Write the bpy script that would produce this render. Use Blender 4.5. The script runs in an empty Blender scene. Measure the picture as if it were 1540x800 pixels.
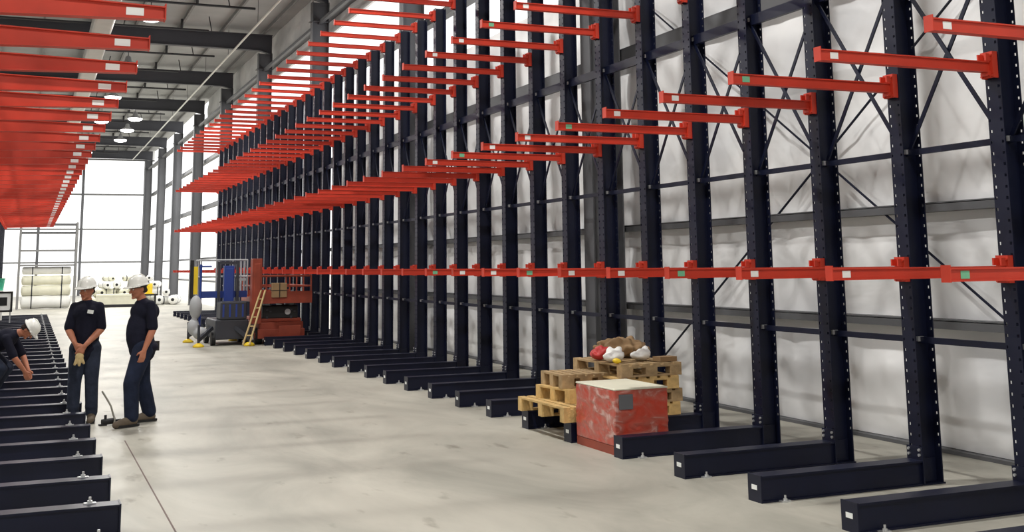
import bpy, bmesh, math, random
from mathutils import Vector, Matrix, noise
random.seed(7)
C = bpy.context.scene.collection
PI = math.pi

# ------------------------------------------------------------------ materials
def srgb(r, g, b):
    f = lambda c: (c/255/12.92) if c/255 <= .04045 else ((c/255+.055)/1.055)**2.4
    return (f(r), f(g), f(b), 1)

def mat(name, col, rough=.5, metal=0, var=.12, scale=3.0, bump=0, bscale=20, spec=.5):
    m = bpy.data.materials.new(name); m.use_nodes = True
    n = m.node_tree.nodes; l = m.node_tree.links
    b = n['Principled BSDF']
    b.inputs['Roughness'].default_value = rough; b.inputs['Metallic'].default_value = metal
    b.inputs['Specular IOR Level'].default_value = spec
    tc = n.new('ShaderNodeTexCoord'); nz = n.new('ShaderNodeTexNoise')
    nz.inputs['Scale'].default_value = scale; nz.inputs['Detail'].default_value = 5
    l.new(tc.outputs['Object'], nz.inputs['Vector'])
    rp = n.new('ShaderNodeValToRGB')
    rp.color_ramp.elements[0].position = .3; rp.color_ramp.elements[1].position = .7
    rp.color_ramp.elements[0].color = tuple(c*(1-var) for c in col[:3])+(1,)
    rp.color_ramp.elements[1].color = tuple(min(1, c*(1+var)) for c in col[:3])+(1,)
    l.new(nz.outputs['Fac'], rp.inputs['Fac']); l.new(rp.outputs['Color'], b.inputs['Base Color'])
    if bump:
        nb = n.new('ShaderNodeTexNoise'); nb.inputs['Scale'].default_value = bscale; nb.inputs['Detail'].default_value = 6
        l.new(tc.outputs['Object'], nb.inputs['Vector'])
        bp = n.new('ShaderNodeBump'); bp.inputs['Strength'].default_value = bump; bp.inputs['Distance'].default_value = .02
        l.new(nb.outputs['Fac'], bp.inputs['Height']); l.new(bp.outputs['Normal'], b.inputs['Normal'])
    return m

def emis(name, col, s):
    m = bpy.data.materials.new(name); m.use_nodes = True
    b = m.node_tree.nodes['Principled BSDF']
    b.inputs['Base Color'].default_value = col
    b.inputs['Emission Color'].default_value = col; b.inputs['Emission Strength'].default_value = s
    return m

M = dict(
    navy=mat('navy_paint', srgb(14, 19, 42), .42, var=.15, scale=2, spec=.35),
    orange=mat('orange_paint', srgb(198, 56, 34), .5, var=.12, scale=3),
    zinc=mat('zinc', (.62, .63, .64, 1), .35, .6),
    white=mat('white_sticker', (.9, .92, .9, 1), .5, var=.03),
    green=mat('green_sticker', srgb(120, 190, 150), .5, var=.05),
    steel=mat('grey_primer_steel', srgb(92, 93, 97), .55, var=.12, scale=.8),
    rafter=mat('dark_primer_steel', srgb(72, 73, 80), .6, var=.12, scale=.8),
    girt=mat('girt_grey', srgb(92, 93, 96), .55, var=.15, scale=1.5),
    deck=mat('roof_insulation', srgb(168, 169, 170), .7, var=.16, scale=.5, bump=.4, bscale=1.5),
    purlin=mat('purlin_grey', srgb(132, 132, 132), .6, var=.1),
    duct=mat('duct_fabric', srgb(190, 186, 182), .6, var=.05),
    pipe=mat('pipe_white', srgb(225, 225, 218), .4, var=.05),
    pipe_dark=mat('pipe_dark', srgb(52, 52, 56), .5),
    wood=mat('pallet_pine', srgb(206, 172, 112), .75, var=.28, scale=9, bump=.3, bscale=40),
    wood_old=mat('pallet_grey', srgb(168, 142, 104), .8, var=.3, scale=9, bump=.3, bscale=40),
    black=mat('black_rubber', srgb(22, 22, 24), .6),
    dgrey=mat('dark_grey_metal', srgb(52, 54, 62), .5),
    lift=mat('lift_orange', srgb(146, 62, 42), .5, var=.18, scale=4),
    blue=mat('machine_blue', srgb(36, 62, 140), .45, var=.1),
    yellow=mat('safety_yellow', srgb(240, 205, 40), .5, var=.06),
    grey=mat('light_grey_paint', srgb(170, 172, 175), .5),
    cream=mat('cream_wrap', srgb(228, 226, 205), .45, var=.10, scale=2, bump=.3, bscale=6),
    wrapw=mat('white_wrap', srgb(240, 240, 236), .4, var=.06, scale=2, bump=.3, bscale=6),
    skin=mat('skin', srgb(186, 120, 92), .55, var=.08, scale=12),
    hair=mat('hair_dark', srgb(48, 34, 28), .7),
    shirt=mat('navy_cotton', srgb(24, 25, 40), .85, var=.2, scale=6, bump=.5, bscale=14, spec=.2),
    jeans=mat('denim', srgb(48, 54, 70), .85, var=.3, scale=8, bump=.5, bscale=16, spec=.2),
    jeans2=mat('denim_blue', srgb(30, 37, 56), .85, var=.3, scale=8, bump=.5, bscale=16, spec=.2),
    boot=mat('boot_brown', srgb(92, 80, 66), .7, var=.2, scale=10),
    bootd=mat('boot_dark', srgb(44, 40, 40), .7, var=.2, scale=10),
    hat=mat('hard_hat_white', srgb(238, 238, 232), .3, var=.02),
    tan=mat('tan_leather', srgb(205, 180, 130), .8, var=.15, scale=10),
    eyew=mat('eye_white', (.8, .8, .78, 1), .3), eyed=mat('eye_dark', (.03, .02, .02, 1), .3),
    lip=mat('lips', srgb(150, 82, 72), .5),
    red=mat('parcel_red', srgb(186, 52, 50), .5), card=mat('cardboard', srgb(150, 122, 88), .8, var=.15),
    rope=mat('hose_grey', srgb(120, 116, 104), .6),
    lamp=emis('lamp_glow', (1, .99, .96, 1), 14),
    greenbox=mat('green_enamel', srgb(60, 190, 150), .5),
)

# shrink wrapped carton: orange print showing through cloudy film
def wrap_mat():
    m = bpy.data.materials.new('orange_carton_in_film'); m.use_nodes = True
    n = m.node_tree.nodes; l = m.node_tree.links; b = n['Principled BSDF']
    tc = n.new('ShaderNodeTexCoord'); mp = n.new('ShaderNodeMapping'); mp.inputs['Scale'].default_value = (3, 3, 5)
    nz = n.new('ShaderNodeTexNoise'); nz.inputs['Scale'].default_value = 1.5; nz.inputs['Detail'].default_value = 7; nz.inputs['Distortion'].default_value = 1.2
    rp = n.new('ShaderNodeValToRGB')
    rp.color_ramp.elements[0].position = .36; rp.color_ramp.elements[0].color = srgb(186, 66, 48)
    rp.color_ramp.elements[1].position = .68; rp.color_ramp.elements[1].color = srgb(200, 160, 152)
    e = rp.color_ramp.elements.new(.56); e.color = srgb(176, 92, 78)
    l.new(tc.outputs['Object'], mp.inputs['Vector']); l.new(mp.outputs['Vector'], nz.inputs['Vector'])
    l.new(nz.outputs['Fac'], rp.inputs['Fac']); l.new(rp.outputs['Color'], b.inputs['Base Color'])
    b.inputs['Roughness'].default_value = .3; b.inputs['Coat Weight'].default_value = .3
    bp = n.new('ShaderNodeBump'); bp.inputs['Strength'].default_value = .6; bp.inputs['Distance'].default_value = .02
    l.new(nz.outputs['Fac'], bp.inputs['Height']); l.new(bp.outputs['Normal'], b.inputs['Normal'])
    return m
M['carton'] = wrap_mat()

def floor_mat():
    m = bpy.data.materials.new('polished_concrete'); m.use_nodes = True
    n = m.node_tree.nodes; l = m.node_tree.links; b = n['Principled BSDF']
    tc = n.new('ShaderNodeTexCoord')
    mp = n.new('ShaderNodeMapping'); mp.inputs['Scale'].default_value = (.9, .35, 1); mp.inputs['Rotation'].default_value = (0, 0, .25)
    l.new(tc.outputs['Object'], mp.inputs['Vector'])
    n1 = n.new('ShaderNodeTexNoise'); n1.inputs['Scale'].default_value = .9; n1.inputs['Detail'].default_value = 8; n1.inputs['Roughness'].default_value = .62
    n1.inputs['Distortion'].default_value = .8
    l.new(mp.outputs['Vector'], n1.inputs['Vector'])
    r1 = n.new('ShaderNodeValToRGB')
    r1.color_ramp.elements[0].position = .3; r1.color_ramp.elements[0].color = srgb(148, 146, 136)
    r1.color_ramp.elements[1].position = .66; r1.color_ramp.elements[1].color = srgb(186, 182, 170)
    l.new(n1.outputs['Fac'], r1.inputs['Fac'])
    # small scuffs and spots
    n2 = n.new('ShaderNodeTexNoise'); n2.inputs['Scale'].default_value = 5; n2.inputs['Detail'].default_value = 4
    l.new(mp.outputs['Vector'], n2.inputs['Vector'])
    r2 = n.new('ShaderNodeValToRGB'); r2.color_ramp.elements[0].position = .24; r2.color_ramp.elements[0].color = (.62, .6, .58, 1)
    r2.color_ramp.elements[1].position = .36; r2.color_ramp.elements[1].color = (1, 1, 1, 1)
    l.new(n2.outputs['Fac'], r2.inputs['Fac'])
    mx = n.new('ShaderNodeMix'); mx.data_type = 'RGBA'; mx.blend_type = 'MULTIPLY'; mx.inputs['Factor'].default_value = 1
    l.new(r1.outputs['Color'], mx.inputs['A']); l.new(r2.outputs['Color'], mx.inputs['B'])
    l.new(mx.outputs['Result'], b.inputs['Base Color'])
    b.inputs['Roughness'].default_value = .5; b.inputs['Specular IOR Level'].default_value = .35
    bp = n.new('ShaderNodeBump'); bp.inputs['Strength'].default_value = .08; bp.inputs['Distance'].default_value = .02
    l.new(n2.outputs['Fac'], bp.inputs['Height']); l.new(bp.outputs['Normal'], b.inputs['Normal'])
    return m
M['floor'] = floor_mat()

def wall_mat():
    m = bpy.data.materials.new('white_vinyl_insulation'); m.use_nodes = True
    n = m.node_tree.nodes; l = m.node_tree.links; b = n['Principled BSDF']
    tc = n.new('ShaderNodeTexCoord')
    mp = n.new('ShaderNodeMapping'); mp.inputs['Scale'].default_value = (1, .45, .8)
    l.new(tc.outputs['Object'], mp.inputs['Vector'])
    n1 = n.new('ShaderNodeTexNoise'); n1.inputs['Scale'].default_value = 1.2; n1.inputs['Detail'].default_value = 3
    n1.inputs['Distortion'].default_value = .4
    l.new(mp.outputs['Vector'], n1.inputs['Vector'])
    r1 = n.new('ShaderNodeValToRGB')
    r1.color_ramp.elements[0].position = .34; r1.color_ramp.elements[0].color = srgb(222, 223, 225)
    r1.color_ramp.elements[1].position = .62; r1.color_ramp.elements[1].color = srgb(246, 246, 246)
    l.new(n1.outputs['Fac'], r1.inputs['Fac']); l.new(r1.outputs['Color'], b.inputs['Base Color'])
    b.inputs['Roughness'].default_value = .42
    n2 = n.new('ShaderNodeTexNoise'); n2.inputs['Scale'].default_value = 2.2; n2.inputs['Detail'].default_value = 2.5; n2.inputs['Distortion'].default_value = .5
    l.new(mp.outputs['Vector'], n2.inputs['Vector'])
    bp = n.new('ShaderNodeBump'); bp.inputs['Strength'].default_value = .8; bp.inputs['Distance'].default_value = .05
    l.new(n2.outputs['Fac'], bp.inputs['Height']); l.new(bp.outputs['Normal'], b.inputs['Normal'])
    return m
M['wall'] = wall_mat()

# ------------------------------------------------------------------ mesh helpers
class MB:
    def __init__(s): s.v = []; s.f = []
    def quad(s, *p):
        i = len(s.v); s.v += [tuple(q) for q in p]; s.f.append(tuple(range(i, i+len(p)))); return s
    def box(s, x0, x1, y0, y1, z0, z1):
        i = len(s.v)
        s.v += [(x, y, z) for x in (x0, x1) for y in (y0, y1) for z in (z0, z1)]
        s.f += [tuple(i+k for k in q) for q in ((0, 1, 3, 2), (4, 6, 7, 5), (0, 4, 5, 1), (2, 3, 7, 6), (0, 2, 6, 4), (1, 5, 7, 3))]
        return s
    def hexa(s, a, b):   # two quads (4 pts each), bridged
        i = len(s.v); s.v += [tuple(p) for p in a]+[tuple(p) for p in b]
        s.f += [(i+3, i+2, i+1, i), (i+4, i+5, i+6, i+7)]+[(i+k, i+(k+1) % 4, i+4+(k+1) % 4, i+4+k) for k in range(4)]
        return s
    def bar(s, p, q, w, h, up=(0, 0, 1)):
        p = Vector(p); q = Vector(q); d = (q-p).normalized(); u = Vector(up)
        r = d.cross(u)
        if r.length < 1e-4: r = d.cross(Vector((1, 0, 0)))
        r.normalize(); u = r.cross(d)
        o = [r*(a*w/2)+u*(b*h/2) for a, b in ((-1, -1), (1, -1), (1, 1), (-1, 1))]
        return s.hexa([p+k for k in o], [q+k for k in o])
    def tube(s, pts, r, n=8):
        pts = [Vector(p) for p in pts]; rs = r if isinstance(r, (list, tuple)) else [r]*len(pts)
        i0 = len(s.v); prev = None
        for k, p in enumerate(pts):
            d = (pts[min(k+1, len(pts)-1)]-pts[max(k-1, 0)]).normalized()
            a = prev if prev is not None else (Vector((0, 0, 1)) if abs(d.z) < .9 else Vector((1, 0, 0)))
            x = (a-d*a.dot(d)).normalized(); prev = x; y = d.cross(x)
            for j in range(n):
                t = 2*PI*j/n; s.v.append(tuple(p+(x*math.cos(t)+y*math.sin(t))*rs[k]))
        for k in range(len(pts)-1):
            for j in range(n):
                a = i0+k*n+j; b = i0+k*n+(j+1) % n
                s.f.append((a, b, b+n, a+n))
        s.f.append(tuple(i0+j for j in reversed(range(n)))); s.f.append(tuple(i0+(len(pts)-1)*n+j for j in range(n)))
        return s
    def lathe(s, prof, c=(0, 0, 0), n=20, sx=1, sy=1):
        i0 = len(s.v)
        for r, z in prof:
            for j in range(n):
                t = 2*PI*j/n; s.v.append((c[0]+r*sx*math.cos(t), c[1]+r*sy*math.sin(t), c[2]+z))
        for k in range(len(prof)-1):
            for j in range(n):
                a = i0+k*n+j; b = i0+k*n+(j+1) % n; s.f.append((a, b, b+n, a+n))
        s.f.append(tuple(i0+j for j in reversed(range(n)))); s.f.append(tuple(i0+(len(prof)-1)*n+j for j in range(n)))
        return s
    def mesh(s, name, m, smooth=False):
        me = bpy.data.meshes.new(name); me.from_pydata(s.v, [], s.f)
        bm = bmesh.new(); bm.from_mesh(me); bmesh.ops.recalc_face_normals(bm, faces=bm.faces); bm.to_mesh(me); bm.free()
        me.materials.append(m)
        if smooth:
            for p in me.polygons: p.use_smooth = True
        return me

def obj(name, me, parent=None, loc=(0, 0, 0), rot=(0, 0, 0), label=None):
    o = bpy.data.objects.new(name, me); C.objects.link(o); o.location = loc; o.rotation_euler = rot
    if parent: o.parent = parent
    if label: o['label'] = label
    return o
def part(name, mb, m, parent=None, smooth=False, **k):
    return obj(name, mb.mesh(name, m, smooth), parent, **k)
def thing(name, label, cat, loc=(0, 0, 0), rz=0, group=None):
    o = bpy.data.objects.new(name, None); C.objects.link(o); o.location = loc; o.rotation_euler = (0, 0, rz)
    return tag(o, label, cat, group)
def tag(o, label, cat, group=None, kind=None):
    o['label'] = label; o['category'] = cat
    if group: o['group'] = group
    if kind: o['kind'] = kind
    return o
def struct(name, mb, m, label=None, smooth=False):
    o = part(name, mb, m, None, smooth); o['kind'] = 'structure'
    o['category'] = name.split('_')[0]; o['label'] = label or name.replace('_', ' ')
    return o
def bevel(o, w=.01, n=2):
    b = o.modifiers.new('bevel', 'BEVEL'); b.width = w; b.segments = n; b.limit_method = 'ANGLE'; return o

# ------------------------------------------------------------------ camera (solved from the photograph)
Hc, f, cx, cy, yaw, pt, ro = 1.8, 1710.536, 777.354, 130.536, .4016967, .155197, -.0122598
r = Vector((math.cos(yaw), -math.sin(yaw), 0)); f0 = Vector((math.sin(yaw), math.cos(yaw), 0)); uz = Vector((0, 0, 1))
fw = math.cos(pt)*f0+math.sin(pt)*uz; u = -math.sin(pt)*f0+math.cos(pt)*uz
r2 = math.cos(ro)*r+math.sin(ro)*u; u2 = -math.sin(ro)*r+math.cos(ro)*u
cd = bpy.data.cameras.new('camera'); cam = bpy.data.objects.new('camera', cd); C.objects.link(cam)
cam.matrix_world = Matrix(((r2.x, u2.x, -fw.x, 0), (r2.y, u2.y, -fw.y, 0), (r2.z, u2.z, -fw.z, Hc), (0, 0, 0, 1)))
cd.sensor_fit = 'HORIZONTAL'; cd.sensor_width = 36; cd.lens = 36*f/1540
cd.shift_x = (770-cx)/1540; cd.shift_y = (cy-400)/1540
cd.clip_start = .05; cd.clip_end = 1000
bpy.context.scene.camera = cam

# ------------------------------------------------------------------ the hall
XW = 8.12; YE = 88.0; ZR = 10.5
b = MB(); b.box(-16, XW+.1, -6, YE+.3, -.2, 0); struct('floor', b, M['floor'], 'grey polished concrete floor of the hall')
b = MB(); b.box(-200, 200, YE+.3, 400, -.25, -.03); b.box(XW+.1, 200, 30, YE+.3, -.25, -.03)
g = struct('ground_outside', b, mat('pale_gravel', srgb(228, 224, 212), .9, var=.06, scale=.5), 'pale gravel yard outside the open end of the hall'); g['category'] = 'ground'
b = MB()                                                       # saw cut in the slab
b.box(1.012, 1.024, 8.0, 13.2, -.001, .0015); struct('trim_1', b, mat('joint_dark', srgb(112, 96, 92), .8), 'dark saw-cut joint line in the concrete floor')

def bulge_wall(y0, y1, z0, z1, girts):
    me = bpy.data.meshes.new('wall'); ny = int((y1-y0)/.14); nz = int((z1-z0)/.11)
    v = []; fc = []
    for j in range(nz+1):
        z = z0+(z1-z0)*j/nz
        lo = max([g for g in girts if g <= z], default=z0); hi = min([g for g in girts if g > z], default=z1)
        t = (z-lo)/max(hi-lo, .01); bl = math.sin(PI*min(max(t, 0), 1))**.5
        for i in range(ny+1):
            y = y0+(y1-y0)*i/ny
            seam = abs(math.sin(PI*y/1.22))**.35
            d = bl*seam*.05+.05*noise.noise(Vector((y*.5, z*1.9, 3)))+.012*noise.noise(Vector((y*1.6, z*4, 9)))
            v.append((XW-.02-d, y, z))
    for j in range(nz):
        for i in range(ny):
            a = j*(ny+1)+i; fc.append((a, a+1, a+ny+2, a+ny+1))
    me.from_pydata(v, [], fc); me.materials.append(M['wall'])
    for p in me.polygons: p.use_smooth = True
    return me
GZ = [1.2, 2.3, 4.85, 7.2, 9.3]
YC = 33.0
def clad(name, y0, y1, z0, z1, lab):
    w = obj(name, bulge_wall(y0, y1, z0, z1, GZ)); w['kind'] = 'structure'; w['category'] = 'wall'; w['label'] = lab
    b = MB(); b.box(XW+.02, XW+.1, y0, y1, max(z0-.1, 0), z1); struct(name+'_sheet', b, M['wall'], 'outer sheeting behind the '+lab)
clad('wall_right', -5, YC, .04, 6.2, 'white quilted insulation lining the right wall')
clad('wall_right_middle', -5, 15.5, 6.2, 8.95, 'white insulation on the right wall beside the daylight opening')
clad('wall_right_upper', -5, 60, 8.95, ZR, 'white insulation strip on the right wall under the eave')
b = MB(); b.box(XW-.1, XW+.1, -5, YC, 0, .035); struct('baseboard_right', b, M['girt'], 'low sill angle along the foot of the right wall')
b = MB(); b.box(-16.2, XW+.1, -6.2, -6, 0, ZR); struct('wall_front', b, M['wall'], 'unseen wall added behind the camera to cut frontal light')  # out of view, added to reduce flat light from behind the camera
b = MB(); b.box(-16.2, -16, -6, YE, 0, ZR); struct('wall_left', b, M['wall'], 'left wall of the hall')
n_trim = 2
for z in GZ:                                                     # wall girts: lipped channel
    b = MB(); h = .09 if z < 4 else .2
    b.box(XW-.2, XW-.185, -5, YE, z-h/2, z+h/2-.02); b.box(XW-.185, XW-.02, -5, YE, z+h/2-.012, z+h/2); b.box(XW-.185, XW-.02, -5, YE, z-h/2, z-h/2+.012)
    struct('trim_%d' % n_trim, b, M['girt'], 'horizontal steel girt along the right wall, %s' % {1.2: 'lowest', 2.3: 'second lowest', 4.85: 'middle', 7.2: 'second highest', 9.3: 'highest'}[z]); n_trim += 1

ORD = ['first', 'second', 'third', 'fourth', 'fifth', 'sixth', 'seventh', 'eighth', 'ninth', 'tenth', 'eleventh', 'twelfth', 'thirteenth', 'fourteenth', 'fifteenth', 'sixteenth', 'seventeenth', 'eighteenth', 'nineteenth', 'twentieth', 'twenty-first', 'twenty-second', 'twenty-third', 'twenty-fourth', 'twenty-fifth', 'twenty-sixth', 'twenty-seventh', 'twenty-eighth', 'twenty-ninth', 'thirtieth', 'thirty-first', 'thirty-second', 'thirty-third', 'thirty-fourth', 'thirty-fifth', 'thirty-sixth', 'thirty-seventh', 'thirty-eighth']
CY = [5.7, 14.75, 23.9, 32.9, 41.7, 50.6, 59.6, 68.6, 77.4, 86.8]
def ibeam_col(x0, x1, y, z1, w=.3, t=.02):
    b = MB(); b.box(x0, x0+t, y-w/2, y+w/2, 0, z1); b.box(x1-t, x1, y-w/2, y+w/2, 0, z1); b.box(x0+t, x1-t, y-.008, y+.008, 0, z1)
    b.box(x0-.03, x1+.03, y-w/2-.03, y+w/2+.03, 0, .025)
    return b
for i, y in enumerate(CY):
    b = ibeam_col(7.36, 7.86, y, 9.62)
    b.box(7.3, 7.86, y-.15, y+.15, 9.0, 9.03)
    o = struct('building_column', b, M['steel'], 'grey steel building column by the right wall, %s from the camera' % ORD[i])
    b = MB()                                                    # roof rafter: tapered I girder with a haunch
    for (xa, xb, za, zb) in ((7.86, 7.36, 9.62, 9.74), (7.36, -16, 9.74, 9.84)):
        b.hexa([(xa, y-.01, za), (xa, y+.01, za), (xa, y+.01, ZR-.2), (xa, y-.01, ZR-.2)], [(xb, y-.01, zb), (xb, y+.01, zb), (xb, y+.01, ZR-.2), (xb, y-.01, ZR-.2)])
        b.hexa([(xa, y-.12, za-.02), (xa, y+.12, za-.02), (xa, y+.12, za), (xa, y-.12, za)], [(xb, y-.12, zb-.02), (xb, y+.12, zb-.02), (xb, y+.12, zb), (xb, y-.12, zb)])
    b.box(-16, 7.86, y-.12, y+.12, ZR-.2, ZR-.18)
    struct('ceiling_rafter', b, M['rafter'], 'dark steel roof rafter above the aisle, %s from the camera' % ORD[i])
b = MB(); b.box(-16, XW+.1, -6, YE+.2, ZR, ZR+.1); struct('ceiling', b, M['deck'], 'grey insulated roof deck')
b = MB(); b.box(-16, 3.2, YE, YE+.15, 9.8, ZR)
b.box(3.2, XW, YE, YE+.15, 9.85, ZR); struct('wall_back', b, M['wall'], 'end wall strip above the open end of the hall')
x = -15.0; k = 0
while x < 7.9:
    b = MB(); b.box(x, x+.07, -5, YE, ZR-.18, ZR-.165); b.box(x+.03, x+.045, -5, YE, ZR-.165, ZR)
    struct('ceiling_purlin', b, M['purlin'], 'long steel purlin under the roof deck, %s from the left wall' % ORD[k]); x += 1.5; k += 1
b = MB(); b.bar((7.6, -5, 9.0), (7.6, YE, 9.0), .1, .1); struct('ceiling_eave_strut', b, M['steel'], 'steel strut joining the column heads along the right wall')
# end wall frame: posts and girts, unglazed, open to the plain white sky
for i, x in enumerate((-8.0, -3.2, .4, 3.24, 7.5)):
    b = MB(); b.box(x-.09, x+.09, YE-.1, YE+.1, 0, 9.85); struct('trim_%d' % n_trim, b, M['steel'], 'vertical steel post of the open end wall, %s from the left' % ORD[i]); n_trim += 1
for z in (2.35, 4.7, 7.2, 9.75):
    b = MB(); b.box(-16, XW, YE-.06, YE+.06, z-.06, z+.06); struct('trim_%d' % n_trim, b, M['purlin'], 'horizontal rail across the open end wall at %s' % {2.35: 'door height', 4.7: 'mid height', 7.2: 'three quarter height', 9.75: 'the eave'}[z]); n_trim += 1
# rod bracing on the right wall
for i, (p, q) in enumerate((((7.95, 14.55, .02), (7.95, 5.9, 5.7)), ((7.95, 14.6, 5.9), (7.95, 5.9, .02)))):
    o = part('brace_rod', MB().tube([p, q], .014, 6), M['navy'])
    tag(o, ['thin dark brace rod on right wall rising towards the camera', 'thin dark brace rod on right wall falling towards the camera'][i], 'brace rod', 'brace rods on the right wall')

# pipes, duct
o = part('sprinkler_pipe', MB().tube([(6.32, 2, 9.5), (6.32, 84.7, 9.5)], .035, 8), M['pipe'], smooth=True); tag(o, 'long thin white pipe running under the roof along the aisle', 'pipe')
hanger = MB().tube([(0, 0, 0), (0, 0, ZR-9.5)], .008, 5).mesh('hanger', M['dgrey'])
for y in range(6, 84, 6): obj('hanger', hanger, o, (6.32, y, 9.5))
o = part('air_duct', MB().box(1.4, 2.0, 4, 84, 9.15, 9.6), M['duct'])
for y in range(6, 84, 6): obj('hanger', hanger, o, (1.7, y, 9.6)).scale = (1, 1, .88)
bevel(o, .08, 3); tag(o, 'pale rectangular duct hung under the roof along the left racks', 'duct')
k = 0
for i in range(len(CY)-1):
    for t in (.33, .78):
        y = CY[i]+(CY[i+1]-CY[i])*t
        b = MB().tube([(-12, y, 9.95), (6.2-.9*(t > .5), y, 9.95)], .04, 6)
        b.tube([(4.4, y, 9.95), (4.4, y, 10.3)], .045, 6); b.tube([(2.5, y, 9.95), (2.6, y, 10.45)], .02, 5); b.tube([(5.4, y, 9.95), (5.3, y, 10.45)], .02, 5)
        o = part('branch_pipe', b, M['pipe_dark'], smooth=True)
        tag(o, 'dark sprinkler branch pipe across the roof, %s from the camera' % ORD[k], 'pipe', 'sprinkler branch pipes'); k += 1

# high-bay lamps
me_h = MB().lathe([(.05, .34), (.1, .3), (.13, .14), (.37, 0), (.38, -.02)], n=20).mesh('housing', M['grey'], True)
me_l = MB().lathe([(.02, -.02), (.355, -.02), (.33, -.09), (.2, -.14), (.02, -.16)], n=20).mesh('lens', M['lamp'], True)
me_r = MB().tube([(0, 0, .34), (0, 0, 1.0)], .012, 6).mesh('rod', M['dgrey'])
ld = bpy.data.lights.new('highbay', 'AREA'); ld.shape = 'DISK'; ld.size = .5; ld.energy = 380; ld.color = (1, .98, .94)
k = 0
for row, (x, ys) in enumerate(((3.05, [0, 9, 18, 27, 36, 45, 53.7, 62.7, 71.7, 80]), (4.6, [61.2, 66.4, 71.7]), (-5, [0, 9, 18, 27, 36, 45, 54, 63, 72]))):
    for i, y in enumerate(ys):
        t = thing('high_bay_lamp', 'glowing high-bay lamp, %s from the camera in the %s row under the roof' % (ORD[i], ['middle', 'right', 'left'][row]), 'ceiling lamp', (x, y, 9.5), 0, 'high-bay lamps')
        obj('housing', me_h, t); obj('lens', me_l, t, label='glowing lens'); obj('rod', me_r, t)
        L = bpy.data.objects.new('lamp_light', ld); C.objects.link(L); L.parent = t; L.location = (0, 0, -.18)

# ------------------------------------------------------------------ cantilever racks
S = 1.1037; Y1 = 6.5125
YK = lambda k: Y1+(k-1)*S
D = .202; W = .15; HC = 6.56
def flange(b, x0, x1, h, w=W, pitch=.085, s=.011, inset=.022):
    ys = [-w/2, -w/2+inset-s, -w/2+inset+s, w/2-inset-s, w/2-inset+s, w/2]
    zs = [0]; holes = []; z = .3
    while z < h-.05:
        holes.append(len(zs)); zs += [z-s, z+s]; z += pitch
    zs.append(h)
    for j in range(len(zs)-1):
        hole = j in holes
        for i in range(5):
            if hole and i in (1, 3):
                a, c, d, e = ys[i], ys[i+1], zs[j], zs[j+1]
                b.quad((x0, a, d), (x1, a, d), (x1, a, e), (x0, a, e)); b.quad((x0, c, d), (x1, c, d), (x1, c, e), (x0, c, e))
                b.quad((x0, a, d), (x1, a, d), (x1, c, d), (x0, c, d)); b.quad((x0, a, e), (x1, a, e), (x1, c, e), (x0, c, e))
                continue
            for x in (x0, x1): b.quad((x, ys[i], zs[j]), (x, ys[i+1], zs[j]), (x, ys[i+1], zs[j+1]), (x, ys[i], zs[j+1]))
    for y in (-w/2, w/2): b.quad((x0, y, 0), (x1, y, 0), (x1, y, h), (x0, y, h))
    b.quad((x0, -w/2, h), (x1, -w/2, h), (x1, w/2, h), (x0, w/2, h))
b = MB(); flange(b, 0, .011, HC); flange(b, D-.011, D, HC); b.box(.011, D-.011, -.006, .006, 0, HC)
me_up = b.mesh('upright', M['navy'])
XU = 6.737; XB = 5.175; XA = 5.105; HB = .195; WB = .165
def base_mesh(L):          # local: tip at x=0, reaching +x to L
    b = MB()
    b.box(.012, L, -WB/2, WB/2, HB-.014, HB); b.box(.012, L, -WB/2, WB/2, .0, .014); b.box(.012, L, -WB/2+.018, -WB/2+.03, .014, HB-.014); b.box(.012, L, WB/2-.03, WB/2-.018, .014, HB-.014)
    b.box(0, .012, -WB/2-.004, WB/2+.004, 0, HB+.004)
    return b
me_base = base_mesh(XU-XB).mesh('base', M['navy'])
me_stub = base_mesh(.3).mesh('base', M['navy'])
me_blab = MB().box(-.003, -.0005, -.035, .035, .09, .125).mesh('label', M['white'])
b = MB(); b.box(.16, .24, -WB/2-.045, -WB/2-.0, .0, .012); b.tube([(.2, -WB/2-.025, .012), (.2, -WB/2-.025, .05)], .009, 6); b.tube([(.2, -WB/2-.025, .012), (.2, -WB/2-.025, .026)], .018, 6)
me_anchor = b.mesh('anchor_bolt', M['zinc'])
b = MB(); b.box(-.01, D+.01, -W/2-.01, W/2+.01, 0, .012); b.box(-.016, -.001, -W/2-.015, W/2+.015, .016, .30); b.box(.02, D-.02, -.02, .02, .016, .2)
me_foot = b.mesh('foot_plate', M['navy'])
b = MB()
for y in (-.06, .06):
    for z in (.235, .275): b.tube([(-.03, y, z), (-.016, y, z)], .012, 6)
me_fb = b.mesh('bolt', M['zinc'])
def arm_mesh(L, h0, h1, w=.07):   # local: tip at x=0, root at x=L, top flange; h0 tip depth, h1 root depth; centred z=0
    b = MB(); t = .009
    for sgn in (1, -1):
        a0, a1 = sgn*h0/2, sgn*h1/2
        b.hexa([(0, -w/2, a0-sgn*t), (0, w/2, a0-sgn*t), (0, w/2, a0), (0, -w/2, a0)], [(L, -w/2, a1-sgn*t), (L, w/2, a1-sgn*t), (L, w/2, a1), (L, -w/2, a1)])
    b.hexa([(0, -.02, -h0/2+t), (0, .02, -h0/2+t), (0, .02, h0/2-t), (0, -.02, h0/2-t)], [(L, -.02, -h1/2+t), (L, .02, -h1/2+t), (L, .02, h1/2-t), (L, -.02, h1/2-t)])
    b.box(-.008, 0, -w/2-.004, w/2+.004, -h0/2-.004, h0/2+.018)
    return b
LA = XU-XA-.07
me_arm = arm_mesh(LA+.02, .082, .082).mesh('arm', M['orange'])
b = MB(); b.box(LA+.02, LA+.032, -.06, .06, -.085, .118)
for y in (-.06, .05): b.box(LA+.032, LA+.07, y, y+.01, -.085, .118)
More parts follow.
